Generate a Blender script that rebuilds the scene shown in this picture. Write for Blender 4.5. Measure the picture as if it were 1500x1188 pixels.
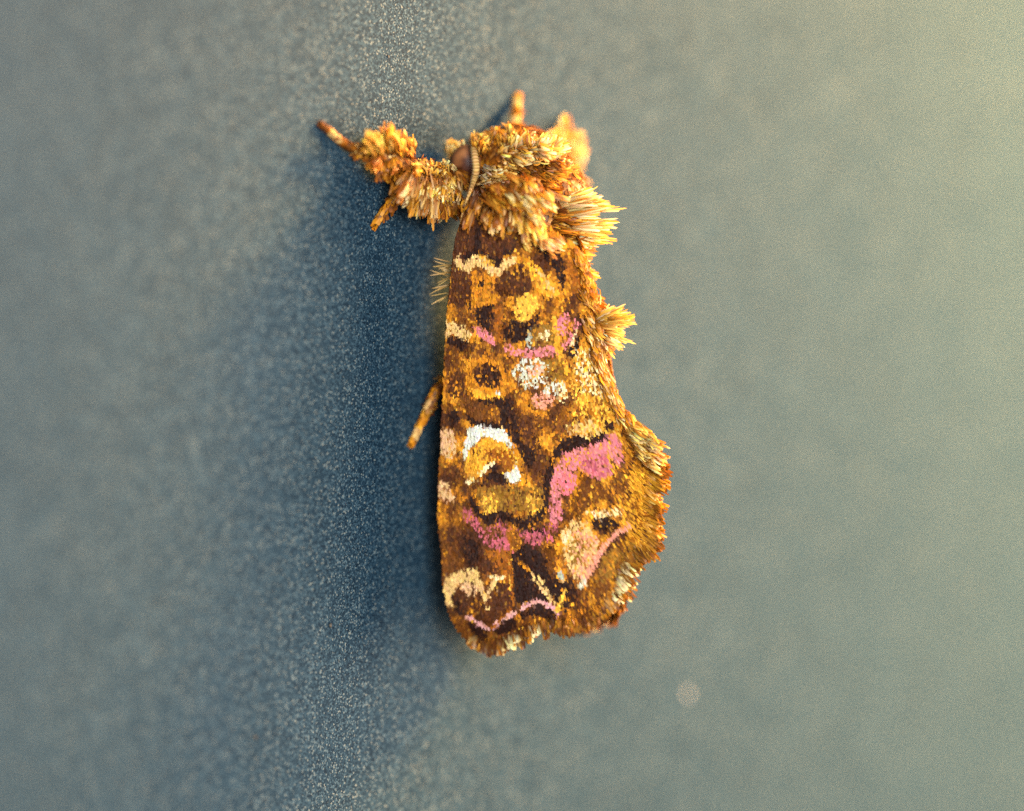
import bpy, math, random
import numpy as np
from mathutils import Vector, Matrix, noise

random.seed(7)
rnd = random.random
S = 0.001                     # everything below is written in millimetres
for o in list(bpy.data.objects):
    bpy.data.objects.remove(o)
scene = bpy.context.scene
C = scene.collection

# ------------------------------------------------------------------ camera
PXMM = 59.0                   # photo pixels per millimetre in the plane of focus
PHI, TH, DIST = math.radians(55), math.radians(7), 150.0
F = Vector((math.sin(PHI)*math.cos(TH), math.cos(PHI)*math.cos(TH), -math.sin(TH)))
R = Vector((math.cos(PHI), -math.sin(PHI), 0))
U = R.cross(F)
C0 = R*((750-545)/PXMM)       # centre of the focus plane; wall point (0,0,0) is photo pixel 545,594
CAM = C0 - F*DIST
cd = bpy.data.cameras.new('camera'); cam = bpy.data.objects.new('camera', cd); C.objects.link(cam)
m = Matrix((R, U, -F)).transposed().to_4x4(); m.translation = CAM*S
cam.matrix_world = m
cd.sensor_width = 36; cd.lens = 36*DIST/(1500/PXMM)
cd.clip_start = 0.005; cd.clip_end = 10
cd.dof.use_dof = True; cd.dof.focus_distance = (DIST-0.25)*S
cd.dof.aperture_fstop = cd.lens/7.6
scene.camera = cam

# ------------------------------------------------------------------ world and lamps
w = bpy.data.worlds.new('World'); scene.world = w; w.use_nodes = True
bg = w.node_tree.nodes['Background']
bg.inputs[0].default_value = (1.0, 0.96, 0.94, 1); bg.inputs[1].default_value = 0.72

def area(name, pos, target, size, power, col, spread=180):
    l = bpy.data.lights.new(name, 'AREA'); l.shape = 'DISK'; l.size = size*S
    l.energy = power; l.color = col; l.spread = math.radians(spread)
    o = bpy.data.objects.new(name, l); C.objects.link(o)
    p, t = Vector(pos), Vector(target)
    o.location = p*S
    o.rotation_euler = (t-p).to_track_quat('-Z', 'Y').to_euler()
    return o
# X along the wall, -Y out of the wall, Z up
area('warm_lamp', (54, -56, 0), (3.5, -2.5, 1), 40, 0.28, (1, .74, .50))
area('side_lamp', (-84, -92, 30), (-2, -2, 0), 44, 0.40, (.78, .91, 1.0))
area('glow_lamp', (58, -30, 26), (48, 0, 4), 20, 0.46, (1, .55, .18))

vs = scene.view_settings
vs.view_transform = 'Standard'; vs.look = 'None'; vs.exposure = 0.0; vs.gamma = 1
try: vs.use_curve_mapping = False
except Exception: pass
scene.render.engine = 'CYCLES'
scene.cycles.use_denoising = False
scene.cycles.max_bounces = 6

# ------------------------------------------------------------------ photo pixel -> place on a known surface
def ray(x, y):
    return (F*DIST + R*((x-750)/PXMM) + U*((594-y)/PXMM))
def hit(x, y, p0, n):
    d = ray(x, y)
    return CAM + d*((p0-CAM).dot(n)/d.dot(n))
def on_h(x, y, h):            # h millimetres off the wall
    return hit(x, y, Vector((0, -h, 0)), Vector((0, 1, 0)))
BETA = math.radians(55)
PC = on_h(650, 594, 1.2)                                    # the wing's front edge stands 1.2 mm off the wall
WN = Vector((-math.sin(BETA), -math.cos(BETA), 0))          # outward normal of the left wing's plane
XM = hit(905, 594, PC, WN).x                                # the moth's midline
BASE = Vector((XM, 0, 0))
def on_x(x, y, dx=0.0):       # plane through the body, dx off the midline
    return hit(x, y, Vector((XM+dx, 0, 0)), Vector((1, 0, 0)))
def sstep(a, b, x):
    t = min(1, max(0, (x-a)/(b-a))); return t*t*(3-2*t)
def nz(x, y, s, seed=0.0):
    return noise.noise(Vector((x*s, y*s, seed)))
FOLDS = [((855, 640), (812, 790), 12, .10), ((740, 480), (830, 900), 8, .06), ((690, 480), (712, 900), 7, .05),
         ((900, 660), (905, 760), 14, .08), ((765, 700), (770, 900), 9, .05), ((845, 700), (868, 870), 9, -.06),
         ((735, 430), (800, 760), 9, -.05)]
def dseg(x, y, a, b):
    vx, vy = b[0]-a[0], b[1]-a[1]
    t = ((x-a[0])*vx+(y-a[1])*vy)/(vx*vx+vy*vy); t = min(1, max(0, t))
    return math.hypot(x-a[0]-vx*t, y-a[1]-vy*t)
def wing(x, y, off=0.0):      # arched surface of the left forewing
    p = hit(x, y, PC, WN)
    lim = XM-0.12
    if p.x > lim-0.25:
        k = p.x-(lim-0.25)
        tx = lim-0.25+0.25*(1-math.exp(-k/0.25))
        p = hit(x, y, Vector((tx, 0, 0)), Vector((1, 0, 0)))
    s = min(1.25, max(-0.1, (x-650)/255.0))
    b = 0.75*(1-(2*s-1)**2) if s < 1 else 0
    b -= 0.35*sstep(880, 960, y)
    for a, c, wd, am in FOLDS:
        d = dseg(x, y, a, c)
        if d < 3*wd: b += 1.5*am*math.exp(-(d/wd)**2)
    b += 0.05*nz(x, y, .02, 3)
    return p + WN*(b+off)

# ------------------------------------------------------------------ meshes and materials
def lin(c):
    return tuple((v/255/12.92 if v/255 <= .04045 else ((v/255+.055)/1.055)**2.4) for v in c)
class MB:
    def __init__(s): s.v = []; s.f = []; s.c = []
    def add(s, vs, fs, cs):
        k = len(s.v); s.v += vs; s.c += cs
        s.f += [tuple(i+k for i in f) for f in fs]
    def build(s, name, mat, parent=None, smooth=True, local=BASE):
        me = bpy.data.meshes.new(name)
        me.from_pydata([tuple((Vector(p)-local)*S) for p in s.v], [], s.f)
        if s.c:
            a = me.color_attributes.new('Col', 'FLOAT_COLOR', 'POINT')
            a.data.foreach_set('color', np.array([(c[0], c[1], c[2], 1) for c in s.c], 'f').ravel())
        me.materials.append(mat)
        if smooth: me.polygons.foreach_set('use_smooth', [True]*len(me.polygons))
        me.update()
        o = bpy.data.objects.new(name, me); C.objects.link(o); o.parent = parent
        return o

def mat_new(name):
    mt = bpy.data.materials.new(name); mt.use_nodes = True
    nt = mt.node_tree; nt.nodes.clear()
    return mt, nt, nt.nodes.new, nt.links.new
def scale_mat(name, trans, rough, spec):
    mt, nt, N, L = mat_new(name)
    out = N('ShaderNodeOutputMaterial'); at = N('ShaderNodeVertexColor'); at.layer_name = 'Col'
    b = N('ShaderNodeBsdfPrincipled'); b.inputs['Roughness'].default_value = rough
    b.inputs['Specular IOR Level'].default_value = spec
    t = N('ShaderNodeBsdfTranslucent'); mx = N('ShaderNodeMixShader'); mx.inputs[0].default_value = trans
    L(at.outputs[0], b.inputs['Base Color']); L(at.outputs[0], t.inputs[0])
    L(b.outputs[0], mx.inputs[1]); L(t.outputs[0], mx.inputs[2]); L(mx.outputs[0], out.inputs[0])
    return mt
M_SCALE = scale_mat('wing_scales', .10, .6, .07)
M_HAIR = scale_mat('hair_scales', .28, .45, .2)

WT = (.350, .396, .412)
def wall_mat():
    mt, nt, N, L = mat_new('flecked_paint')
    out = N('ShaderNodeOutputMaterial'); tc = N('ShaderNodeTexCoord')
    b = N('ShaderNodeBsdfPrincipled')
    mp = N('ShaderNodeMapping'); mp.inputs['Scale'].default_value = (1/S, 1/S, 1/S)   # texture space in mm
    L(tc.outputs['Object'], mp.inputs[0])
    v = N('ShaderNodeTexVoronoi'); v.inputs['Scale'].default_value = 27.0
    L(mp.outputs[0], v.inputs['Vector'])
    sp = N('ShaderNodeSeparateColor'); L(v.outputs['Color'], sp.inputs[0])
    cr = N('ShaderNodeValToRGB'); e = cr.color_ramp; e.interpolation = 'LINEAR'
    cols = [(p, (c[0]*WT[0], c[1]*WT[1], c[2]*WT[2])) for p, c in [(0, (.010, .022, .036)), (.5, (.026, .054, .080)), (.78, (.054, .098, .130)), (.92, (.12, .170, .195)), (1, (.34, .32, .27))]]
    e.elements[0].position, e.elements[0].color = cols[0][0], cols[0][1]+(1,)
    e.elements[1].position, e.elements[1].color = cols[-1][0], cols[-1][1]+(1,)
    for p, c in cols[1:-1]:
        n = e.elements.new(p); n.color = c+(1,)
    L(sp.outputs[0], cr.inputs[0])
    # larger uneven tone
    n2 = N('ShaderNodeTexNoise'); n2.inputs['Scale'].default_value = .55; n2.inputs['Detail'].default_value = 5
    L(mp.outputs[0], n2.inputs['Vector'])
    mr = N('ShaderNodeMapRange'); mr.inputs[1].default_value = .3; mr.inputs[2].default_value = .7
    mr.inputs[3].default_value = .95; mr.inputs[4].default_value = 1.05
    L(n2.outputs[0], mr.inputs[0])
    mul = N('ShaderNodeMix'); mul.data_type = 'RGBA'; mul.blend_type = 'MULTIPLY'; mul.inputs[0].default_value = 1
    L(cr.outputs[0], mul.inputs[6]); L(mr.outputs[0], mul.inputs[7])
    L(mul.outputs[2], b.inputs['Base Color'])
    b.inputs['Roughness'].default_value = .6
    b.inputs['Specular IOR Level'].default_value = .02
    n3 = N('ShaderNodeTexNoise'); n3.inputs['Scale'].default_value = 24; n3.inputs['Detail'].default_value = 3
    L(mp.outputs[0], n3.inputs['Vector'])
    bp = N('ShaderNodeBump'); bp.inputs['Strength'].default_value = .4; bp.inputs['Distance'].default_value = .02*S
    L(n3.outputs[0], bp.inputs['Height']); L(bp.outputs[0], b.inputs['Normal'])
    L(b.outputs[0], out.inputs[0])
    return mt
M_WALL = wall_mat()

# ------------------------------------------------------------------ the wall
wb = MB()
wb.add([(-130, 0, -90), (170, 0, -90), (170, 0, 90), (-130, 0, 90), (-130, 3, -90), (170, 3, -90), (170, 3, 90), (-130, 3, 90)],
       [(0, 1, 2, 3), (7, 6, 5, 4), (0, 4, 5, 1), (1, 5, 6, 2), (2, 6, 7, 3), (3, 7, 4, 0)], [])
wall = wb.build('wall', M_WALL, smooth=False, local=Vector((0, 0, 0)))
wall['kind'] = 'structure'; wall['label'] = 'blue grey wall with fine glittering flecked paint'

# ------------------------------------------------------------------ the moth
moth = bpy.data.objects.new('moth', None); C.objects.link(moth)
moth.empty_display_size = .002; moth.location = BASE*S
moth['label'] = 'golden brown moth with pink and white wing marks clinging head up to blue wall'
moth['category'] = 'moth'

# palette, as sRGB
P = dict(gold=(206, 136, 34), ochre=(180, 106, 18), olive=(126, 82, 22), brown=(94, 49, 11), rust=(138, 72, 12),
         dkbrown=(66, 31, 10), dark=(36, 15, 7), white=(194, 184, 164), cream=(200, 154, 90), yellow=(210, 150, 48),
         pink=(192, 104, 102), magenta=(166, 76, 82), hot=(206, 94, 98), salmon=(206, 128, 98), pale=(216, 184, 130),
         lilac=(190, 130, 120), pearl=(186, 176, 150), blush=(196, 146, 98), grey=(146, 140, 120),
         hgold=(230, 164, 54), hyellow=(236, 182, 84), hpale=(242, 212, 148), hcream=(232, 192, 124), hochre=(196, 124, 30), hrust=(160, 88, 20))
PATTERN = [
 ('dkbrown', .25, [(668,330),(690,285),(740,330),(748,360),(735,372),(664,388)]),
 ('dark', .05, [(698,325),(705,330),(702,372),(694,376)]),
 ('dark', .0, [(681,368),(702,362),(698,376),(688,384),(682,383)]),
 ('dark', .0, [(707,366),(720,371),(735,372),(734,385),(722,381),(708,375)]),
 ('dark', .1, [(737,360),(752,358),(750,368),(738,370)]),
 ('dkbrown', .35, [(658,392),(692,394),(692,450),(658,442)]),
 ('ochre', .15, [(690,392),(726,400),(727,442),(693,444)]),
 ('dark', .1, [(702,406),(709,406),(710,415),(703,415)]),
 ('dkbrown', .3, [(735,396),(766,378),(776,412),(758,424),(740,432),(724,426),(727,405)]),
 ('gold', .2, [(770,372),(790,384),(817,420),(817,432),(792,426),(778,402)]),
 ('cream', .5, [(785,390),(800,400),(815,425),(805,425)]),
 ('cream', .05, [(666,376),(674,370),(681,386),(688,374),(700,366),(712,375),(722,383),(731,387),(737,376),(745,372),(757,369),(755,379),(742,385),(735,397),(729,400),(716,394),(705,386),(697,384),(686,397),(676,392),(667,385)]),
 ('gold', .3, [(700,366),(722,376),(728,384),(705,380)]),
 ('dark', .2, [(788,344),(816,352),(822,375),(828,402),(824,418),(812,392),(800,377),(790,364)]),
 ('rust', .3, [(826,370),(858,380),(862,420),(835,425)]),
 ('yellow', .12, [(756,432),(770,422),(785,427),(791,440),(781,450),(775,463),(762,468),(754,455)]),
 ('dark', .1, [(697,448),(705,446),(722,441),(722,460),(717,470),(724,482),(712,479),(700,468),(694,455)]),
 ('dark', .15, [(735,470),(752,462),(770,468),(785,455),(792,448),(787,470),(773,490),(756,496),(741,493)]),
 ('rust', .2, [(722,440),(735,442),(737,495),(728,498)]),
 ('olive', .3, [(780,470),(812,462),(818,500),(780,500)]),
 ('pale', .3, [(788,480),(800,476),(808,484),(800,490),(790,488)]),
 ('grey', .15, [(771,477),(778,478),(781,502),(772,502)]),
 ('cream', .08, [(652,468),(666,470),(685,478),(691,485),(686,498),(675,492),(662,487),(652,493)]),
 ('dark', .05, [(654,492),(662,488),(686,498),(684,506),(677,513),(668,505),(655,501)]),
 ('pink', .12, [(691,472),(702,474),(715,481),(729,496),(724,500),(708,491),(694,483)]),
 ('pink', .1, [(739,496),(750,502),(766,506),(790,502),(820,501),(820,514),(790,517),(765,516),(748,513),(739,505)]),
 ('brown', .2, [(785,516),(820,514),(820,520),(790,521)]),
 ('pink', .15, [(817,458),(829,452),(834,465),(829,482),(818,488),(814,475)]),
 ('gold', .2, [(806,455),(814,458),(820,500),(836,540),(828,545),(814,510)]),
 ('pink', .1, [(842,462),(851,468),(839,490),(829,506),(821,502),(835,485)]),
 ('pale', .4, [(840,478),(846,480),(838,502),(832,504)]),
 ('dark', .0, [(847,483),(850,496),(844,512),(835,519),(831,509),(842,498)]),
 ('pearl', .55, [(750,536),(765,520),(786,517),(806,528),(800,556),(782,566),(766,562),(753,549)]),
 ('salmon', .8, [(772,527),(792,525),(796,545),(775,545)]),
 ('olive', .35, [(797,520),(826,520),(830,550),(812,556),(800,545)]),
 ('pearl', .5, [(796,560),(810,552),(828,556),(824,568),(806,576),(796,572)]),
 ('salmon', .22, [(782,570),(800,568),(812,576),(800,592),(786,592),(778,582)]),
 ('dkbrown', .35, [(776,560),(790,563),(790,574),(780,570)]),
 ('pale', .55, [(822,552),(832,565),(828,585),(815,582)]),
 ('yellow', .65, [(836,505),(880,505),(905,600),(905,640),(845,640),(835,560)]),
 ('pale', .72, [(838,505),(875,510),(890,580),(850,570)]),
 ('cream', .6, [(826,615),(865,612),(885,630),(860,638),(835,634)]),
 ('ochre', .1, [(688,525),(712,515),(738,525),(744,560),(738,582),(686,578),(682,550)]),
 ('dkbrown', .2, [(692,540),(700,529),(716,526),(730,532),(735,548),(730,560),(714,564),(698,558)]),
 ('dark', .45, [(694,540),(702,530),(716,530),(728,536),(733,552),(726,560),(702,556)]),
 ('gold', .15, [(686,560),(700,567),(715,571),(733,566),(735,576),(715,581),(698,578),(688,570)]),
 ('brown', .25, [(692,580),(735,576),(744,580),(744,622),(735,619),(690,616),(682,606),(687,590)]),
 ('dark', .05, [(700,578),(715,582),(735,577),(744,578),(746,622),(734,618),(733,588),(715,588),(702,584)]),
 ('dark', .05, [(683,604),(700,610),(735,614),(745,622),(750,636),(740,624),(712,620),(698,618),(686,614)]),
 ('dark', .1, [(657,604),(668,597),(674,612),(662,626)]),
 ('dkbrown', .5, [(656,545),(680,545),(684,580),(660,580)]),
 ('blush', .25, [(644,626),(666,628),(669,662),(656,672),(643,660)]),
 ('blush', .35, [(642,704),(655,704),(668,730),(655,735),(641,725)]),
 ('dkbrown', .45, [(745,598),(772,608),(792,640),(795,690),(775,684),(765,656),(750,634)]),
 ('dark', .15, [(748,630),(762,640),(780,648),(786,665),(776,680),(766,668),(758,650)]),
 ('dark', .35, [(742,575),(748,575),(765,640),(752,640)]),
 ('white', .02, [(680,656),(683,640),(688,625),(698,617),(712,619),(722,621),(736,621),(745,632),(750,645),(748,651),(740,643),(728,639),(716,635),(707,632),(700,645),(690,650),(685,658),(683,673),(679,672)]),
 ('gold', .15, [(700,646),(707,633),(716,636),(728,640),(740,644),(750,654),(758,668),(755,680),(750,686),(742,681),(732,672),(722,672),(710,685),(700,694),(690,699),(683,690),(682,670),(687,656)]),
 ('rust', .2, [(712,652),(740,650),(755,664),(755,682),(745,682),(730,672),(718,668)]),
 ('dark', .03, [(704,701),(715,690),(724,675),(730,681),(736,689),(742,694),(746,702),(735,702),(722,694),(712,699),(704,708)]),
 ('white', .02, [(755,671),(763,685),(763,696),(756,702),(748,698),(741,693),(738,686),(745,683),(751,688),(753,680)]),
 ('pale', .05, [(683,702),(690,694),(698,698),(688,707)]),
 ('dark', .05, [(805,668),(811,651),(825,638),(845,632),(861,638),(886,630),(888,641),(870,647),(850,650),(830,655),(815,666),(808,690),(804,706),(803,736),(795,740),(791,722),(797,690)]),
 ('dark', .25, [(882,614),(899,616),(900,627),(886,628)]),
 ('olive', .3, [(700,706),(795,704),(796,742),(700,742)]),
 ('yellow', .55, [(768,715),(790,712),(790,748),(772,752)]),
 ('yellow', .6, [(705,720),(730,715),(728,742),(712,752)]),
 ('dark', .05, [(688,716),(698,732),(710,750),(722,743),(740,741),(750,745),(762,752),(775,750),(788,741),(798,737),(797,753),(780,762),(760,764),(745,757),(730,758),(715,764),(702,752),(690,738)]),
 ('pink', .08, [(807,690),(815,670),(830,656),(850,649),(870,646),(884,641),(894,632),(904,636),(913,672),(906,680),(894,670),(894,692),(876,698),(860,692),(848,682),(844,702),(838,714),(828,718),(822,712),(822,740),(821,757),(806,762),(803,740),(806,712)]),
 ('hot', .3, [(814,690),(840,686),(842,712),(826,718),(816,708)]),
 ('magenta', .4, [(850,668),(892,662),(890,692),(872,696),(856,686)]),
 ('ochre', .4, [(842,676),(850,678),(848,704),(842,704)]),
 ('gold', .35, [(886,646),(892,650),(899,690),(893,694)]),
 ('ochre', .5, [(808,664),(818,664),(816,676),(808,680)]),
 ('brown', .25, [(846,702),(880,702),(892,726),(862,736),(840,726)]),
 ('magenta', .22, [(678,740),(688,741),(699,755),(711,768),(722,765),(735,758),(749,760),(753,768),(742,773),(749,786),(749,801),(735,801),(720,798),(711,788),(699,776),(689,763),(679,757)]),
 ('brown', .45, [(705,762),(735,768),(742,780),(722,784),(708,776)]),
 ('magenta', .25, [(756,764),(776,768),(796,764),(801,770),(805,755),(816,760),(809,782),(796,787),(785,792),(775,789),(764,780)]),
 ('dark', .4, [(752,758),(800,764),(796,774),(764,772)]),
 ('dkbrown', .2, [(672,778),(700,784),(707,802),(722,815),(738,842),(712,835),(690,828),(668,815)]),
 ('dark', .3, [(680,782),(700,788),(703,815),(690,828),(680,812)]),
 ('brown', .3, [(646,790),(672,790),(682,826),(660,842),(648,850)]),
 ('rust', .15, [(709,798),(746,800),(749,832),(749,862),(753,872),(744,852),(734,830),(718,814)]),
 ('dark', .08, [(750,804),(768,788),(792,802),(802,818),(816,834),(817,856),(800,872),(780,878),(760,874),(750,862),(748,830)]),
 ('brown', .35, [(794,792),(810,790),(815,842),(804,838)]),
 ('dkbrown', .3, [(722,842),(745,848),(752,872),(760,888),(735,897),(720,912),(708,895),(715,870)]),
 ('dkbrown', .45, [(662,856),(704,852),(712,880),(712,908),(688,898),(668,885)]),
 ('dark', .2, [(812,846),(836,842),(846,858),(840,884),(824,886),(812,870)]),
 ('cream', .04, [(649,868),(652,852),(660,840),(672,833),(690,828),(700,830),(707,846),(713,866),(717,888),(709,872),(700,853),(688,847),(676,850),(668,860),(662,872),(664,888),(656,886)]),
 ('blush', .3, [(676,848),(700,850),(702,862),(690,868),(676,862)]),
 ('dark', .2, [(662,868),(674,878),(678,898),(668,895)]),
 ('dark', .04, [(686,905),(700,911),(714,918),(714,932),(700,928),(688,918)]),
 ('dark', .04, [(724,917),(736,903),(752,895),(757,910),(745,918),(730,925)]),
 ('dark', .06, [(762,890),(775,880),(790,876),(806,882),(817,892),(810,900),(790,895),(775,893),(764,898)]),
 ('brown', .2, [(668,905),(686,912),(700,932),(714,936),(714,948),(690,945),(672,925)]),
 ('cream', .28, [(821,772),(838,754),(860,760),(876,790),(871,812),(856,846),(840,842),(828,816),(821,792)]),
 ('salmon', .62, [(836,770),(876,780),(874,812),(856,846),(838,830)]),
 ('olive', .6, [(830,785),(860,785),(850,830),(834,815)]),
 ('pale', .25, [(821,772),(834,770),(834,788),(823,790)]),
 ('pale', .6, [(858,742),(905,742),(912,752),(870,756)]),
 ('dark', .15, [(864,756),(886,752),(906,764),(900,776),(884,780),(870,770)]),
 ('dkbrown', .15, [(880,802),(895,786),(918,776),(918,786),(895,802),(868,836),(860,850),(858,838)]),
 ('brown', .45, [(898,690),(916,684),(932,742),(916,752)]),
 ('rust', .5, [(926,742),(950,720),(955,786),(936,792)]),
 ('brown', .4, [(858,852),(884,838),(904,868),(876,892)]),
 ('dkbrown', .55, [(838,884),(858,868),(868,904),(846,908)]),
 ('brown', .45, [(846,724),(862,736),(848,752),(836,744)]),
 ('gold', .55, [(918,690),(965,690),(965,780),(925,800),(910,760)]),
 ('olive', .5, [(880,808),(925,790),(940,810),(905,850),(870,848)]),
]
LINES = [
 ('pale', [(704,688),(712,681),(723,672)], 3.2), ('white', [(729,569),(729.5,569.5)], 3),
 ('cream', [(778,832),(783,841),(790,850),(803,868),(814,886)], 2.0),
 ('yellow', [(746,800),(750,830),(748,855)], 2.0), ('cream', [(786,836),(797,850),(806,866),(812,878)], 1.4), ('ochre', [(756,810),(764,817),(774,828)], 1.5),
 ('cream', [(728,838),(722,850),(714,868)], 3.0), ('pale', [(720,839),(736,839)], 2.4),
 ('lilac', [(686,899),(700,906),(714,914)], 3.0), ('lilac', [(722,913),(735,899),(754,890)], 3.2),
 ('lilac', [(763,884),(772,877),(786,872)], 3.2), ('lilac', [(793,873),(806,879),(818,892)], 3.0),
 ('salmon', [(852,850),(864,832),(872,815),(884,797),(900,782),(919,768)], 3.6),
 ('pearl', [(849,853),(855,845)], 3),
 ('yellow', [(826,858),(816,886)], 3), ('grey', [(818,830),(824,842)], 3),
 ('rust', [(745,760),(752,880),(720,915)], 1.8),
]
PB = [(n, mx, pts, min(p[0] for p in pts), max(p[0] for p in pts), min(p[1] for p in pts), max(p[1] for p in pts)) for n, mx, pts in PATTERN]
def inside(x, y, pts):
    r = False; j = len(pts)-1
    for i in range(len(pts)):
        xi, yi = pts[i]; xj, yj = pts[j]
        if (yi > y) != (yj > y) and x < (xj-xi)*(y-yi)/(yj-yi)+xi: r = not r
        j = i
    return r
def mixc(a, b, t): return tuple(a[i]*(1-t)+b[i]*t for i in range(3))
def base_col(x, y):
    fx, fy = flow(x, y)
    n = .9*nz(x, y, .035, 1)+.55*nz(x, y, .09, 2)+.35*nz(x, y, .22, 4)+(.6+.7*sstep(820, 900, x)*sstep(620, 700, y))*nz((x*fy-y*fx)*1.0, (x*fx+y*fy)*.18, .12, 5)
    t = .44+n*.70+random.gauss(0, .10)-.22*sstep(740, 800, y)*sstep(840, 780, x)-.08*sstep(830, 700, x)+.14*sstep(800, 900, x)
    if t < .3: c = mixc(P['dkbrown'], P['brown'], max(0, t)/.3)
    elif t < .65: c = mixc(P['brown'], P['ochre'], (t-.3)/.35)
    else: c = mixc(P['ochre'], P['gold'], min(1, (t-.65)/.35))
    return c
def wing_col(x, y):
    xx, yy = x+random.gauss(0, .9), y+random.gauss(0, .9)
    c = base_col(xx, yy)
    if rnd() < .07: c = P[random.choice(['dkbrown', 'dkbrown', 'gold', 'olive'])]
    for n, mx, pts, x0, x1, y0, y1 in PB:
        if x0 <= xx <= x1 and y0 <= yy <= y1 and rnd() >= mx*.9+(.13 if n in ('pink', 'magenta', 'hot') else 0) and inside(xx, yy, pts): c = P[n]
    for n, pl, wd in LINES:
        for a, b in zip(pl, pl[1:]):
            if abs(xx-a[0]) < 60 and dseg(x+random.gauss(0, .6), y+random.gauss(0, .6), a, b) < wd: c = P[n]; break
    return c
def jit(c, a=.16):
    k = math.exp(random.gauss(0, a)); l = lin(c)
    return (min(.9, l[0]*k), min(.9, l[1]*k*math.exp(random.gauss(0, .06))), min(.9, l[2]*k*math.exp(random.gauss(0, .1))))

OUTLINE = [(692,282),(676,318),(666,350),(660,400),(653,470),(649,550),(646,620),(642,700),(640,760),(645,800),(648,850),(654,890),(668,920),(690,942),
           (715,950),(740,943),(760,932),(784,922),(804,910),(834,917),(862,912),(888,892),(908,872),(914,848),(926,824),(950,802),(956,770),(956,730),(960,692),
           (956,666),(934,642),(916,615),(902,580),(892,540),(884,510),(874,470),(864,430),(860,390),(848,360),(800,325),(745,292)]
def row_span(y):
    xs = []
    for (x0, y0), (x1, y1) in zip(OUTLINE, OUTLINE[1:]+OUTLINE[:1]):
        if (y0 > y) != (y1 > y): xs.append(x0+(x1-x0)*(y-y0)/(y1-y0))
    return (min(xs), max(xs)) if len(xs) > 1 else None
def flow(x, y):               # growth direction of the scales, measured along the wing
    t = min(1, max(0, (x-660)/300))
    a = math.radians(-2+50*t*t*(0.35+.65*sstep(480, 700, y))+16*t*sstep(600, 380, y))
    if x < 700 and y > 860: a -= math.radians(8)
    return math.sin(a), math.cos(a)

def blade(B, root, tip, nrm, width, c0, c1, bend=0.0, tipw=.6, teeth=True, flare=1.0):
    d = tip-root; L = d.length
    if L < 1e-6: return
    d /= L
    side = d.cross(nrm)
    if side.length < 1e-4: side = d.cross(Vector((.3, .5, .8)))
    side.normalize(); up = side.cross(d)
    if up.dot(nrm) < 0: up = -up
    vs, cs = [], []
    for t, wd in ((0, .42), (.4, .85), (.78, flare)):
        p = root+d*(L*t)+up*(bend*4*t*(1-t))
        h = side*(width*wd*.5)
        vs += [p-h, p+h]; k = mixc(c0, c1, t); cs += [k, k]
    if teeth:
        e = [(-.42*tipw/.6, .93+.07*rnd()), (0, .95+.08*rnd()), (.42*tipw/.6, .93+.07*rnd())]
    else:
        e = [(-.3*tipw, .97), (0, 1.0), (.3*tipw, .97)]
    for sx, t in e:
        vs.append(root+d*(L*t)+up*(bend*4*t*(1-t))+side*(width*sx)); cs.append(c1)
    B.add([tuple(v) for v in vs], [(0, 1, 3, 2), (2, 3, 5, 4), (4, 5, 7), (4, 7, 6), (5, 8, 7)], cs)

# ---- body: one continuous surface (head, thorax, abdomen, legs), grown together by a voxel remesh
def ico(cx, r, n=16, k=10):
    vs, fs = [], []
    for j in range(k+1):
        th = math.pi*j/k
        for i in range(n):
            a = 2*math.pi*i/n
            vs.append((cx[0]+r[0]*math.sin(th)*math.cos(a), cx[1]+r[1]*math.sin(th)*math.sin(a), cx[2]+r[2]*math.cos(th)))
    for j in range(k):
        for i in range(n):
            fs.append((j*n+i, j*n+(i+1) % n, (j+1)*n+(i+1) % n, (j+1)*n+i))
    return vs, fs
def tube(pts, rads, n=10):
    vs, fs = [], []
    for i, p in enumerate(pts):
        t = (pts[min(i+1, len(pts)-1)]-pts[max(i-1, 0)]).normalized()
        a = t.orthogonal().normalized(); b = t.cross(a)
        if i: # keep the frame from twisting
            a = (pa-t*pa.dot(t)).normalized(); b = t.cross(a)
        pa = a
        for j in range(n):
            q = 2*math.pi*j/n
            vs.append(tuple(p+(a*math.cos(q)+b*math.sin(q))*rads[i]))
    for i in range(len(pts)-1):
        for j in range(n):
            fs.append((i*n+j, i*n+(j+1) % n, (i+1)*n+(j+1) % n, (i+1)*n+j))
    fs.append(tuple(range(n))[::-1]); fs.append(tuple((len(pts)-1)*n+j for j in range(n)))
    return vs, fs
def smoothline(pts, k=6):
    out = []
    n = len(pts)
    for i in range(n-1):
        p0, p1, p2, p3 = pts[max(i-1, 0)], pts[i], pts[i+1], pts[min(i+2, n-1)]
        for j in range(k):
            t = j/k
            out.append(.5*((2*p1)+(p2-p0)*t+(2*p0-5*p1+4*p2-p3)*t*t+(3*p1-p0-3*p2+p3)*t*t*t))
    out.append(pts[-1]); return out
zt = on_x(800, 330).z; zh = on_x(750, 238).z; za = on_x(800, 420).z; ze = on_x(850, 800).z
BODY = MB()
def part(vf): BODY.add(vf[0], vf[1], [])
part(ico((XM, -2.35, zt), (1.3, 1.45, 2.0)))
part(ico((XM-.05, -1.75, zh), (1.0, 1.15, .95)))
part(tube([Vector((XM, -2.3, za+1)), Vector((XM, -2.2, za-1.5)), Vector((XM, -1.9, (za+ze)/2)), Vector((XM, -1.5, ze+1)), Vector((XM, -1.3, ze))], [1.2, 1.25, 1.1, .75, .35], 16))
def mirrored(p): return Vector((2*XM-p.x, p.y, p.z))
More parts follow.
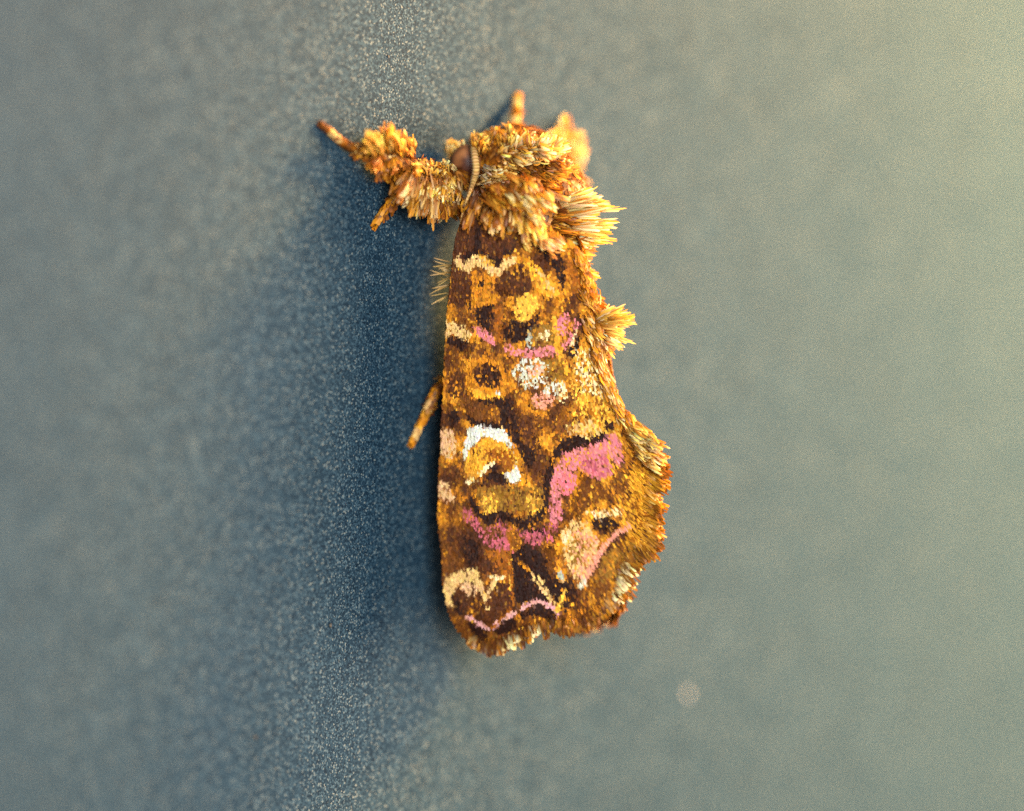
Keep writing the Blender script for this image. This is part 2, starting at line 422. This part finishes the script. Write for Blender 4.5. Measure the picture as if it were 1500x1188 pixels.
LEGS = {
 'fore_left': ([Vector((XM-.7, -1.2, zh-.5)), on_h(662, 256, .75), on_h(606, 244, .8), on_h(545, 222, .42), on_h(512, 214, .2), on_h(472, 184, .07)],
               [.22, .2, .2, .13, .10, .065]),
 'mid_left': ([Vector((XM-.9, -1.4, zt+.2)), on_h(640, 292, .8), on_h(590, 280, .55), on_h(549, 329, .06)], [.22, .18, .12, .065]),
 'hind_left': ([Vector((XM-.8, -1.3, za-.5)), on_h(700, 540, .7), on_h(648, 562, .55), on_h(622, 610, .22), on_h(604, 648, .07)], [.22, .16, .11, .09, .075]),
 'fore_right': ([Vector((XM+.7, -1.2, zh-.5)), on_h(752, 215, .8), on_h(754, 182, .45), on_h(758, 143, .07)], [.22, .18, .12, .08]),
 'mid_right': ([Vector((XM+.8, -1.4, zt+.6)), on_h(812, 240, 1.0), on_h(835, 222, 1.0), on_h(828, 176, .12)], [.22, .2, .14, .07]),
}
LEGS['hind_right'] = ([mirrored(p) for p in LEGS['hind_left'][0]], LEGS['hind_left'][1])
LEGCURVE = {}
for k, (pts, rads) in LEGS.items():
    sp = smoothline(pts, 5)
    rr = [rads[min(int(i/5), len(rads)-1)]*(1-(i % 5)/5)+rads[min(int(i/5)+1, len(rads)-1)]*((i % 5)/5) for i in range(len(sp))]
    LEGCURVE[k] = (sp, rr)
    part(tube(sp, rr, 8))
me = bpy.data.meshes.new('tmp'); me.from_pydata([tuple(Vector(v)-BASE) for v in BODY.v], [], BODY.f)
tmp = bpy.data.objects.new('tmp', me); C.objects.link(tmp)
md = tmp.modifiers.new('r', 'REMESH'); md.mode = 'VOXEL'; md.voxel_size = .045
md2 = tmp.modifiers.new('s', 'SMOOTH'); md2.iterations = 3
dg = bpy.context.evaluated_depsgraph_get()
bm_ = bpy.data.meshes.new_from_object(tmp.evaluated_get(dg))
bpy.data.objects.remove(tmp)
bm_.transform(Matrix.Scale(S, 4)); bm_.name = 'body'
mt, nt, N, L = mat_new('body_cuticle')
_o = N('ShaderNodeOutputMaterial'); _b = N('ShaderNodeBsdfPrincipled'); _n = N('ShaderNodeTexNoise'); _r = N('ShaderNodeValToRGB')
_t = N('ShaderNodeTexCoord'); L(_t.outputs['Object'], _n.inputs['Vector'])
_n.inputs['Scale'].default_value = 6/S; _n.inputs['Detail'].default_value = 4
_r.color_ramp.elements[0].position = .35; _r.color_ramp.elements[0].color = lin((70, 36, 12))+(1,)
_r.color_ramp.elements[1].position = .65; _r.color_ramp.elements[1].color = lin((165, 98, 26))+(1,)
L(_n.outputs[0], _r.inputs[0]); L(_r.outputs[0], _b.inputs['Base Color']); L(_b.outputs[0], _o.inputs[0]); _b.inputs['Roughness'].default_value = .6
M_BODY = mt
bm_.materials.clear(); bm_.materials.append(M_BODY)
bm_.polygons.foreach_set('use_smooth', [True]*len(bm_.polygons))
body = bpy.data.objects.new('body', bm_); C.objects.link(body); body.parent = moth

CO = MB(); polys = bm_.polygons; wts = np.cumsum([p.area for p in polys])
for i in range(9000):
    p = polys[int(np.searchsorted(wts, rnd()*wts[-1]))]
    c = p.center/S+BASE; n = p.normal.copy()
    d = Vector((random.gauss(0, .25), random.gauss(0, .25), -1)); d = d-n*d.dot(n)
    if d.length < .1 or c.y > -.25: continue
    d.normalize(); k = nz(c.x*40, c.z*40, .05, 31)
    a, b = (P['brown'], P['hochre']) if k+random.gauss(0, .3) > 0 else (P['dkbrown'], P['rust'])
    blade(CO, c+n*.01, c+d*random.uniform(.16, .26)+n*random.uniform(.03, .09), n, random.uniform(.06, .1), jit(a), jit(b), .01)
co = CO.build('body_scales', M_HAIR, body); co['kind'] = 'stuff'

# ---- forewing: membrane, then scales and fringe
mem = MB(); NC = 40; rows = []
for i in range(111):
    y = 284+(944-284)*i/110
    sp = row_span(y)
    if sp: rows.append([wing(sp[0]+1+(sp[1]-sp[0]-2)*j/NC, y, -.03) for j in range(NC+1)])
vs = [tuple(p) for r_ in rows for p in r_]
fs = [(i*(NC+1)+j, i*(NC+1)+j+1, (i+1)*(NC+1)+j+1, (i+1)*(NC+1)+j) for i in range(len(rows)-1) for j in range(NC)]
mem.add(vs, fs, [lin(P['brown'])]*len(vs))
left_wing = mem.build('forewing', M_SCALE, moth)
sm = left_wing.modifiers.new('thickness', 'SOLIDIFY'); sm.thickness = .03*S; sm.offset = -1

SC = MB()
def wing_scale(x, y, long_=1.0):
    fx, fy = flow(x, y); a = random.gauss(0, .14); fx, fy = fx*math.cos(a)-fy*math.sin(a), fx*math.sin(a)+fy*math.cos(a)
    ln = random.uniform(6.5, 8.5)*long_; wd = random.uniform(3.0, 4.0)*(1 if long_ < 1.3 else .72)
    r0 = wing(x-fx*ln*.5, y-fy*ln*.5, random.uniform(-.01, .012)); t0 = wing(x+fx*ln*.5, y+fy*ln*.5, random.uniform(.015, .05))
    n = (WN+Vector((random.gauss(0, .22), random.gauss(0, .22), random.gauss(0, .22)))).normalized()
    c0 = wing_col(x, y)
    if rnd() < .5: c0 = mixc(c0, wing_col(x+random.gauss(0, 3), y+random.gauss(0, 3)), random.uniform(.2, .6))
    kk = 1+(.16 if c0[2] > 84 else .38)*(nz(x, y, .19, 41)+.6*nz(x, y, .4, 43)); c0 = tuple(min(250, v*kk**.5) for v in c0); c = jit(c0, .07 if c0[2] > 190 else (.12 if c0[2] > 84 else .17))
    blade(SC, r0, t0, n, wd/PXMM, mixc(c, (0, 0, 0), .12), c, .012)
y = 290.0; k = 0
while y < 948:
    sp = row_span(y)
    if sp:
        x = sp[0]+2+(1.25 if k % 2 else 0)
        while x < sp[1]-1:
            xx, yy = x+random.uniform(-1.1, 1.1), y+random.uniform(-1.2, 1.2)
            lg = 1.0+.55*max(sstep(850, 920, xx)*sstep(560, 660, yy), sstep(800, 880, xx)*sstep(780, 840, yy), .6*sstep(905, 935, yy))
            wing_scale(xx, yy, lg)
            x += 2.5
    y += 2.9; k += 1
SC_OBJ = SC.build('wing_scales', M_SCALE, left_wing); SC_OBJ['kind'] = 'stuff'

# fringe along the outer margin
FR = MB()
margin = [(684,938),(690,942),(715,950),(740,943),(760,932),(784,922),(804,910),(834,917),(862,912),(888,892),(908,872),(914,848),(926,824),(950,802),(956,770),(956,730),(960,692),(956,666),(934,642)]
seg = [math.dist(a, b) for a, b in zip(margin, margin[1:])]; tot = sum(seg)
def along(d):
    for (a, b), l in zip(zip(margin, margin[1:]), seg):
        if d <= l: return a[0]+(b[0]-a[0])*d/l, a[1]+(b[1]-a[1])*d/l, (b[0]-a[0])/l, (b[1]-a[1])/l
        d -= l
    return margin[-1]+(0, -1)
for layer in range(4):
    d = 0.0
    while d < tot:
        x, y, tx, ty = along(d)
        ox, oy = -ty, tx
        if ox*(x-780)+oy*(y-700) < 0: ox, oy = -ox, -oy
        fx, fy = flow(x, y)
        gx, gy = ox*.45+fx*.75, oy*.45+fy*.75; g = math.hypot(gx, gy); gx /= g; gy /= g
        g = random.gauss(0, .08); gx, gy = gx*math.cos(g)-gy*math.sin(g), gx*math.sin(g)+gy*math.cos(g)
        cid = math.floor(d/13+layer*.37); clump = nz(cid*3.7, layer*3.1, 1.0, 11)*1.6
        cg = ((d/13+layer*.37)-cid-.5); gx, gy = gx-tx*cg*.4, gy-ty*cg*.4
        ln = random.uniform(8, 14)*(1+.85*max(-.8, clump))*(1-.08*layer)*(1+.35*sstep(tot*.4, tot*.6, d))
        if d < 12: ln *= .6
        if d > tot-110: ln *= 1.15
        inn = layer*4+random.uniform(0, 5)
        rx, ry = x-gx*inn, y-gy*inn
        ba = wing_col(x-gx*(inn+3), y-gy*(inn+3))
        chk = nz(d, 0, .045, 17)
        tc_ = P['cream'] if (chk > .28 and rnd() < .6 and layer > 1) else P[random.choice(['dkbrown', 'brown', 'brown', 'olive'] if chk < .08 else ['olive', 'brown', 'ochre', 'cream'])]
        if d > tot*.62: tc_ = mixc(tc_, P['gold'], .22)
        if rnd() < .75 and min(math.dist((x, y), q_) for q_ in ((920,836),(914,856),(784,922),(752,938),(908,872))) < 9: tc_ = P['hpale']; ln *= .9
        r0 = wing(rx, ry, .03+.012*layer); t0 = wing(rx+gx*(ln+inn*.5), ry+gy*(ln+inn*.5), .02+random.uniform(-.06, .12)-.02*layer)
        n = (WN+Vector((random.gauss(0, .3), random.gauss(0, .3), random.gauss(0, .3)))).normalized()
        blade(FR, r0, t0, n, random.uniform(2.6, 4.4)/PXMM, jit(ba), jit(tc_), random.uniform(-.03, .05))
        d += random.uniform(1.0, 1.9)
fr = FR.build('wing_fringe', M_HAIR, left_wing); fr['kind'] = 'stuff'

def dup(o, parent):
    c = o.copy(); C.objects.link(c); c.parent = parent
    for ch in list(o.children): dup(ch, c)
    return c
right_wing = dup(left_wing, moth)
RZ = [wing(x, y) for x, y in ((826,300),(846,350),(860,390),(864,430),(874,470),(884,510),(892,540),(902,580),(914,615),(935,660),(935,900))]
rz, rx = [p.z for p in RZ][::-1], [min(p.x, XM-.02) for p in RZ][::-1]
def mirror_mesh(o):
    me = o.data.copy(); n = len(me.vertices); a = np.empty(n*3, 'f'); me.vertices.foreach_get('co', a); a = a.reshape(-1, 3)
    mx = np.interp(a[:, 2]/S, rz, rx)-XM
    a[:, 0] = 2*mx*S-a[:, 0]+.05*S
    me.vertices.foreach_set('co', a.ravel()); me.flip_normals(); me.update(); o.data = me
    for ch in o.children: mirror_mesh(ch)
mirror_mesh(right_wing)

# ---- tufts
def poly_at(pl, s):
    if len(pl) == 1: return pl[0]
    f = s*(len(pl)-1); i = min(int(f), len(pl)-2); t = f-i
    return pl[i][0]+(pl[i+1][0]-pl[i][0])*t, pl[i][1]+(pl[i+1][1]-pl[i][1])*t
def place(spec, x, y, j):
    if spec[0] == 'W': return wing(x, y, spec[1]+j)
    if spec[0] == 'X': return on_x(x, y, spec[1]+j)
    return on_h(x, y, max(.04, spec[1]+j))
def fan(B, root, tip, n, dr, dt, width=5.5, cols=(('brown', 'gold'),), jr=4, jt=6, dj=.18, bend=.05, lmin=.7, nrm=None, ramp=None, frac=.46, dens=2.4):
    width *= .50; n = int(n*dens*1.6)
    locks = []
    for i in range(max(6, n//8)):
        s = rnd()
        a, b = poly_at(root, s), poly_at(tip, min(1, max(0, s+random.gauss(0, .06))))
        ax, ay = a[0]+random.gauss(0, jr), a[1]+random.gauss(0, jr)
        bx, by = b[0]+random.gauss(0, jt), b[1]+random.gauss(0, jt)
        k = random.uniform(lmin, 1.04); bx, by = ax+(bx-ax)*k, ay+(by-ay)*k
        q = rnd()**.6; f0 = frac*random.uniform(.75, 1.2)     # rows of locks from the root out to the tip
        if f0 < 1:
            a0 = q*(1-f0); a1 = a0+f0
            ax, ay, bx, by = ax+(bx-ax)*a0, ay+(by-ay)*a0, ax+(bx-ax)*a1, ay+(by-ay)*a1
        locks.append((ax, ay, bx, by, random.gauss(0, dj)+(.16*q if f0 < 1 else 0), random.choice(cols), random.gauss(.1, .4), random.gauss(bend, .05),
                      Vector((random.gauss(0, .25), random.gauss(0, .25), random.gauss(0, .25)))))
    sg = -1 if dr[0] == 'X' else 1
    for i in range(n):
        ax, ay, bx, by, j, c, br, bd, rv = random.choice(locks)
        e = random.uniform(.78, 1.06)
        ax, ay = ax+random.gauss(0, 2.6), ay+random.gauss(0, 2.6)
        bx, by = ax+(bx-ax)*e+random.gauss(0, 2.5), ay+(by-ay)*e+random.gauss(0, 2.5)
        br += random.gauss(0, .35); c = c if rnd() < .6 else random.choice(cols)
        p, q = place(dr, ax, ay, sg*j*.5+random.gauss(0, .03)), place(dt, bx, by, sg*j+random.gauss(0, .06))
        c0, c1 = P[c[0]], P[c[1]]
        nn = ((nrm or WN)+rv+Vector((random.gauss(0, .38), random.gauss(0, .38), random.gauss(0, .38)))).normalized()
        blade(B, p, q, nn, width*random.uniform(.7, 1.25)/PXMM, jit(mixc(c0, P['dkbrown'], max(0, min(.8, -br))), .2), jit(mixc(c1, P['hrust'], max(0, min(.75, -br))), .26), bd+random.gauss(0, .02), flare=1.0)
def tuft(name, fans, parent=moth):
    B = MB()
    for kw in fans: fan(B, **kw)
    o = B.build(name, M_HAIR, parent); o['kind'] = 'stuff'; return o
GO = (('rust', 'hgold'), ('brown', 'hyellow'), ('rust', 'hyellow'), ('dkbrown', 'hochre'))  # brown-to-gold scales; the dark roots also paint in shade of gaps between locks
PALE = (('rust', 'hyellow'), ('hrust', 'hpale'), ('brown', 'hcream'), ('rust', 'hgold'), ('hrust', 'hyellow'))
BR = (('dkbrown', 'rust'), ('brown', 'ochre'), ('dkbrown', 'brown'), ('brown', 'gold'))

tuft('head_tuft', [
 dict(root=[(702,226),(745,228),(790,240)], tip=[(692,196),(735,184),(778,194)], n=260, dr=('X',-.7), dt=('X',-.5), cols=GO, width=6),
 dict(root=[(715,240),(760,235),(795,245)], tip=[(740,200),(790,195),(822,205)], n=260, dr=('X',-.8), dt=('X',-.5), cols=PALE, width=6.5),
 dict(root=[(700,232),(712,224)], tip=[(690,206),(712,196)], n=40, dr=('X',-1.15), dt=('X',-1.2), cols=GO, jr=2, jt=3),
 dict(root=[(760,240),(800,240)], tip=[(808,196),(838,222)], n=180, dr=('X',-.5), dt=('X',-.2), cols=PALE, width=6.5),
])
tuft('collar', [
 dict(root=[(704,262),(735,232),(785,212)], tip=[(738,266),(776,240),(834,222)], n=300, dr=('X',-1.15), dt=('X',-1.0), cols=PALE, width=6.5, jr=4, jt=4, lmin=.55),
 dict(root=[(770,252),(800,236)], tip=[(828,268),(840,246)], n=190, dr=('X',-.8), dt=('X',-.45), cols=(('brown','yellow'),('rust','gold'),('dkbrown','ochre')), width=5),
 dict(root=[(760,250),(775,268)], tip=[(800,262),(825,276)], n=60, dr=('X',-.9), dt=('X',-.7), cols=BR, width=5),
 dict(root=[(700,268),(712,250)], tip=[(725,262),(735,250)], n=60, dr=('X',-1.25), dt=('X',-1.25), cols=(('grey','pale'),('olive','cream')), width=5),
])
tuft('shoulder_plate', [
 dict(root=[(702,276),(738,258),(772,252)], tip=[(742,302),(780,308),(812,300)], n=420, dr=('W',.25), dt=('W',.32), cols=(('rust','ochre'),('brown','gold'),('rust','yellow'),('brown','rust')), width=6.5, lmin=.4),
 dict(root=[(735,272),(776,262)], tip=[(788,326),(822,292)], n=220, dr=('W',.25), dt=('W',.38), cols=PALE, width=5.5, lmin=.5),
 dict(root=[(700,290),(740,284),(775,290)], tip=[(704,336),(735,346),(800,350)], n=85, dr=('W',.15), dt=('W',.22), cols=(('brown','cream'),('brown','ochre'),('dkbrown','rust'),('ochre','cream'),('rust','gold')), width=8, lmin=.5),
 dict(root=[(690,285),(700,280)], tip=[(678,335),(690,345)], n=50, dr=('W',.1), dt=('W',.12), cols=BR, width=6),
 dict(root=[(750,300),(790,305)], tip=[(770,356),(806,350)], n=110, dr=('W',.2), dt=('W',.25), cols=GO, width=6, lmin=.5),
])
tuft('thorax_crest', [
 dict(root=[(796,318),(802,300)], frac=.8, tip=[(876,311),(900,304),(890,286),(860,277)], n=240, dr=('X',-.35), dt=('X',-.05), cols=PALE, width=5.5, jr=4, jt=4, lmin=.6),
 dict(root=[(788,345),(796,326)], frac=.8, tip=[(872,372),(892,354),(907,333),(893,325)], n=300, dr=('X',-.35), dt=('X',-.05), cols=PALE, width=5.5, jr=5, jt=4, lmin=.6),
 dict(root=[(780,312),(786,344)], tip=[(846,312),(852,356)], n=200, dr=('X',-.7), dt=('X',-.5), cols=BR, width=5, lmin=.5),  # brown locks between the crest fans, shading put into their colour
 dict(root=[(776,335),(790,345)], tip=[(805,358),(830,362)], n=50, dr=('W',.3), dt=('W',.4), cols=(('ochre','cream'),('rust','pale')), width=4),
 dict(root=[(806,360),(816,390)], tip=[(862,368),(868,404)], n=170, dr=('X',-.4), dt=('X',-.12), cols=GO, width=5, jr=5),
])
tuft('back_tuft', [dict(root=[(836,388),(840,404)], frac=.8, tip=[(886,405),(870,412)], n=60, dr=('X',-.35), dt=('X',-.1), cols=GO, width=4.5, jr=2.5, jt=2.5, dj=.1)])
tuft('back_tuft', [dict(root=[(845,420),(852,440)], frac=.8, tip=[(892,454),(880,462)], n=75, dr=('X',-.35), dt=('X',-.1), cols=(('ochre','rust'),('yellow','brown'),('gold','yellow'),('pale','gold')), width=4.5, jr=3, jt=3, dj=.1)])
tuft('back_tuft', [
 dict(root=[(862,466),(874,478),(870,496)], frac=.8, tip=[(898,452),(922,460),(926,474),(914,504),(900,520),(884,526)], n=230, dr=('X',-.3), dt=('X',-.02), cols=PALE, width=5, jr=4, jt=4),
 dict(root=[(858,480),(868,500)], frac=.8, tip=[(892,514),(884,526)], n=60, dr=('X',-.45), dt=('X',-.2), cols=(('brown','dkbrown'),('rust','brown')), width=5, jr=3, jt=3),
])
tuft('ridge_hair', [
 dict(root=[(838,350),(852,390),(858,425)], tip=[(858,382),(868,420),(876,462)], n=140, dr=('W',.1), dt=('W',.12), cols=(('ochre','gold'),('rust','yellow'),('brown','ochre')), width=5, jr=5, jt=3, dj=.06),
 dict(root=[(852,440),(866,500),(882,545),(896,590)], frac=.4, tip=[(880,500),(893,560),(910,604),(934,640)], n=300, dr=('W',.08), dt=('W',.1), cols=(('ochre','gold'),('rust','yellow'),('gold','pale'),('brown','ochre')), width=5, jr=5, jt=4, dj=.06),
 dict(root=[(900,600),(918,632),(925,660)], tip=[(948,638),(976,660),(974,692)], n=200, dr=('W',.06), dt=('W',.08), cols=PALE, width=5, jr=6, jt=4, dj=.07),
])
# eyes
mt, nt, N, L = mat_new('compound_eye')
_o = N('ShaderNodeOutputMaterial'); _b = N('ShaderNodeBsdfPrincipled'); _n = N('ShaderNodeTexNoise'); _r = N('ShaderNodeValToRGB'); _t = N('ShaderNodeTexCoord')
L(_t.outputs['Object'], _n.inputs['Vector']); _n.inputs['Scale'].default_value = 2.2/S
_r.color_ramp.elements[0].position = .4; _r.color_ramp.elements[0].color = lin((70, 32, 12))+(1,)
_r.color_ramp.elements[1].position = .7; _r.color_ramp.elements[1].color = lin((140, 84, 44))+(1,)
_v = N('ShaderNodeTexVoronoi'); _v.inputs['Scale'].default_value = 28/S; L(_t.outputs['Object'], _v.inputs['Vector'])
_bp = N('ShaderNodeBump'); _bp.inputs['Strength'].default_value = .4; _bp.inputs['Distance'].default_value = .01*S; _bp.invert = True
L(_v.outputs['Distance'], _bp.inputs['Height']); L(_bp.outputs[0], _b.inputs['Normal'])
L(_n.outputs[0], _r.inputs[0]); L(_r.outputs[0], _b.inputs['Base Color']); L(_b.outputs[0], _o.inputs[0]); _b.inputs['Roughness'].default_value = .45
ep = on_x(684, 238, -1.0)
for sgn in (-1, 1):
    q = Vector((XM+sgn*abs(ep.x-XM), ep.y, ep.z))
    eb = MB(); v_, f_ = ico(q, (.34, .42, .46), 28, 18); eb.add(v_, f_, []); eb.build('eye', mt, moth)

# antennae: beaded tapering threads lying back over the wing root
def antenna(flip):
    pts = [on_x(693, 213, -1.2), on_x(695, 228, -1.62), on_x(697, 248, -1.72), on_x(693, 266, -1.7), wing(686, 284, .26), wing(679, 304, .2), wing(675, 326, .08)]
    if flip: pts = [mirrored(p) for p in pts]
    sp = smoothline(pts, 20); n = len(sp)
    B = MB(); rad = [(.095-.07*sstep(.35, .8, i/n))*(1+.03*(1 if i % 4 < 2 else -1)) for i in range(n)]
    v_, f_ = tube(sp, rad, 10)
    cs = []
    for i in range(n):
        for j in range(10): cs.append(jit((186,142,84) if i % 4 < 2 else (156,112,58), .1) if j % 10 < 5 else jit((136,112,80) if i % 4 < 2 else (114,88,56), .1))
    B.add(v_, f_, cs); return B.build('antenna', M_SCALE, moth)
antenna(False); antenna(True)

def palp(flip):
    B = MB()
    fan(B, [(664,238),(672,236)], [(654,200),(660,196)], 40, ('X', -.75), ('X', -.8), 5, PALE, 2, 2.5, .06)
    fan(B, [(668,238),(676,236)], [(668,202),(676,206)], 40, ('X', -.75), ('X', -.8), 5, PALE, 2, 2.5, .06)
    o = B.build('palp', M_HAIR, moth); o['kind'] = 'stuff'
    if flip: o.scale = (-1, 1, 1)
palp(False); palp(True)

# leg tufts and the scales that sheathe the legs
UPN = Vector((-.45, -.85, .1)).normalized()
tuft('leg_tuft', [
 dict(root=[(545,226),(575,236),(606,240)], tip=[(534,196),(566,186),(606,206)], n=190, lmin=.85, dr=('H',.6), dt=('H',.75), cols=GO, width=5.5, nrm=UPN),
 dict(root=[(542,224),(575,236),(600,242)], tip=[(548,250),(570,276),(600,268)], n=120, dr=('H',.5), dt=('H',.45), cols=(('brown','rust'),('brown','ochre'),('rust','gold')), width=5.5, nrm=UPN),
 dict(root=[(522,218),(548,226)], tip=[(540,212),(560,216)], n=50, dr=('H',.4), dt=('H',.5), cols=GO, width=5, nrm=UPN, jt=5),
])
tuft('leg_tuft', [
 dict(root=[(602,250),(630,244),(664,256)], tip=[(580,284),(604,316),(640,332),(674,302)], n=330, dr=('H',1.0), dt=('H',.85), lmin=.88, cols=(('rust','cream'),('brown','gold'),('ochre','pale'),('brown','rust')), width=6, nrm=UPN),
 dict(root=[(600,256),(660,258)], tip=[(610,230),(664,240)], n=110, dr=('H',.85), dt=('H',1.0), cols=PALE, width=6, nrm=UPN, jt=4),
 dict(root=[(622,262),(664,262)], tip=[(630,298),(668,290)], n=140, dr=('H',1.0), dt=('H',1.05), cols=PALE, width=6.5, nrm=UPN, jt=5),
])
tuft('leg_tuft', [
 dict(root=[(822,226),(838,226)], tip=[(802,200),(826,178),(856,192),(858,226)], n=150, dr=('H',1.0), dt=('H',1.0), cols=PALE, width=6.5, nrm=UPN),
 dict(root=[(818,236),(836,238)], tip=[(836,258),(858,236)], n=60, dr=('H',1.0), dt=('H',1.0), cols=PALE, width=6.5, nrm=UPN),
 dict(root=[(815,250)], tip=[(852,263)], n=24, dr=('H',.9), dt=('H',.9), cols=PALE, width=6, nrm=UPN, jr=3, jt=3),
])
def sheath(key, i0):
    sp, rr = LEGCURVE[key]; B = MB(); n = len(sp)
    for i in range(i0, n-1):
        for q in range(26):
            t = rnd(); p = sp[i].lerp(sp[i+1], t); d = (sp[i+1]-sp[i]).normalized()
            a = d.orthogonal().normalized(); b = d.cross(a); g = rnd()*2*math.pi
            o_ = a*math.cos(g)+b*math.sin(g); r = rr[i]
            u = (i+t-i0)/(n-1-i0)
            band = math.sin(u*17+1)
            c = P['cream'] if band > .25 else P[('rust' if band > -.4 else 'brown') if key == 'fore_left' else ('gold' if band > -.5 else 'ochre')]
            if key in ('mid_left', 'mid_right'): c = mixc(c, P['ochre'], .6)
            root = p+o_*r*.9; tip = root+d*random.uniform(.12, .2)+o_*random.uniform(.0, .035)
            if tip.y > -.02: tip.y = -.02
            if root.y > -.02: root.y = -.02
            blade(B, root, tip, o_, random.uniform(.06, .09), jit(mixc(c, P['brown'], .3)), jit(c), .01)
    t_ = sp[-1]; d = (sp[-1]-sp[-2]).normalized(); sd = d.cross(Vector((0, 1, 0))).normalized()
    for g in (-1, 1):         # paired claws hooked on to the wall
        e = t_+d*.13+sd*(g*.07); e.y = -.012
        blade(B, t_+sd*(g*.02), e, Vector((0, -1, 0)), .04, lin((60, 28, 12)), lin((40, 18, 8)), .03, teeth=False)
    o = B.build('leg_scales', M_SCALE, moth); o['kind'] = 'stuff'
sheath('fore_left', 12); sheath('mid_left', 8); sheath('hind_left', 8); sheath('fore_right', 6); sheath('mid_right', 8); sheath('hind_right', 8)
hb = MB()
for i in range(22):
    y0 = random.uniform(385, 430); a = wing(664+rnd()*6, y0, -.35)
    b = on_h(628+rnd()*18, y0+random.uniform(-14, 22), .7+rnd()*.3)
    blade(hb, a, b, UPN, 1.4/PXMM, jit(P['olive']), jit(P['cream']), random.gauss(0, .06), teeth=False)
o = hb.build('underside_hair', M_HAIR, moth); o['kind'] = 'stuff'

# ------------------------------------------------------------------ specks of dust on the wall
def dust_mat(name, a, b):
    mt, nt, N, L = mat_new(name)
    o = N('ShaderNodeOutputMaterial'); p = N('ShaderNodeBsdfPrincipled'); n = N('ShaderNodeTexNoise'); r = N('ShaderNodeValToRGB')
    n.inputs['Scale'].default_value = 8/S
    r.color_ramp.elements[0].color = a+(1,); r.color_ramp.elements[1].color = b+(1,)
    L(n.outputs[0], r.inputs[0]); L(r.outputs[0], p.inputs['Base Color']); L(p.outputs[0], o.inputs[0]); p.inputs['Roughness'].default_value = .7
    return mt
MD1 = dust_mat('pale_dust', (.25, .21, .17), (.5, .45, .38)); MD2 = dust_mat('dark_dust', (.01, .008, .006), (.06, .04, .02))
def speck(x, y, r, mt, label):
    c = on_h(x, y, r*.45); B = MB(); v_, f_ = ico((0, 0, 0), (r, r*.6, r*1.1), 9, 6)
    v_ = [tuple(Vector(v)*(1+.35*noise.noise(Vector(v)*(2/r)))) for v in v_]
    B.add(v_, f_, [])
    o = B.build('dust_speck', mt, None, local=Vector((0, 0, 0))); o.location = c*S
    o['label'] = label; o['category'] = 'speck'; o['group'] = 'dust specks on the wall'
speck(1007, 1017, .09, MD1, 'pale round dust speck on the wall below the moth\'s wing tips')
speck(569, 83, .035, MD2, 'tiny black speck on the wall above the moth\'s outstretched foreleg')
speck(484, 916, .05, MD2, 'small dark speck on wall level with the moth\'s wing fringe')
speck(374, 1080, .05, MD2, 'small dark brown speck on the open wall lower than the moth')
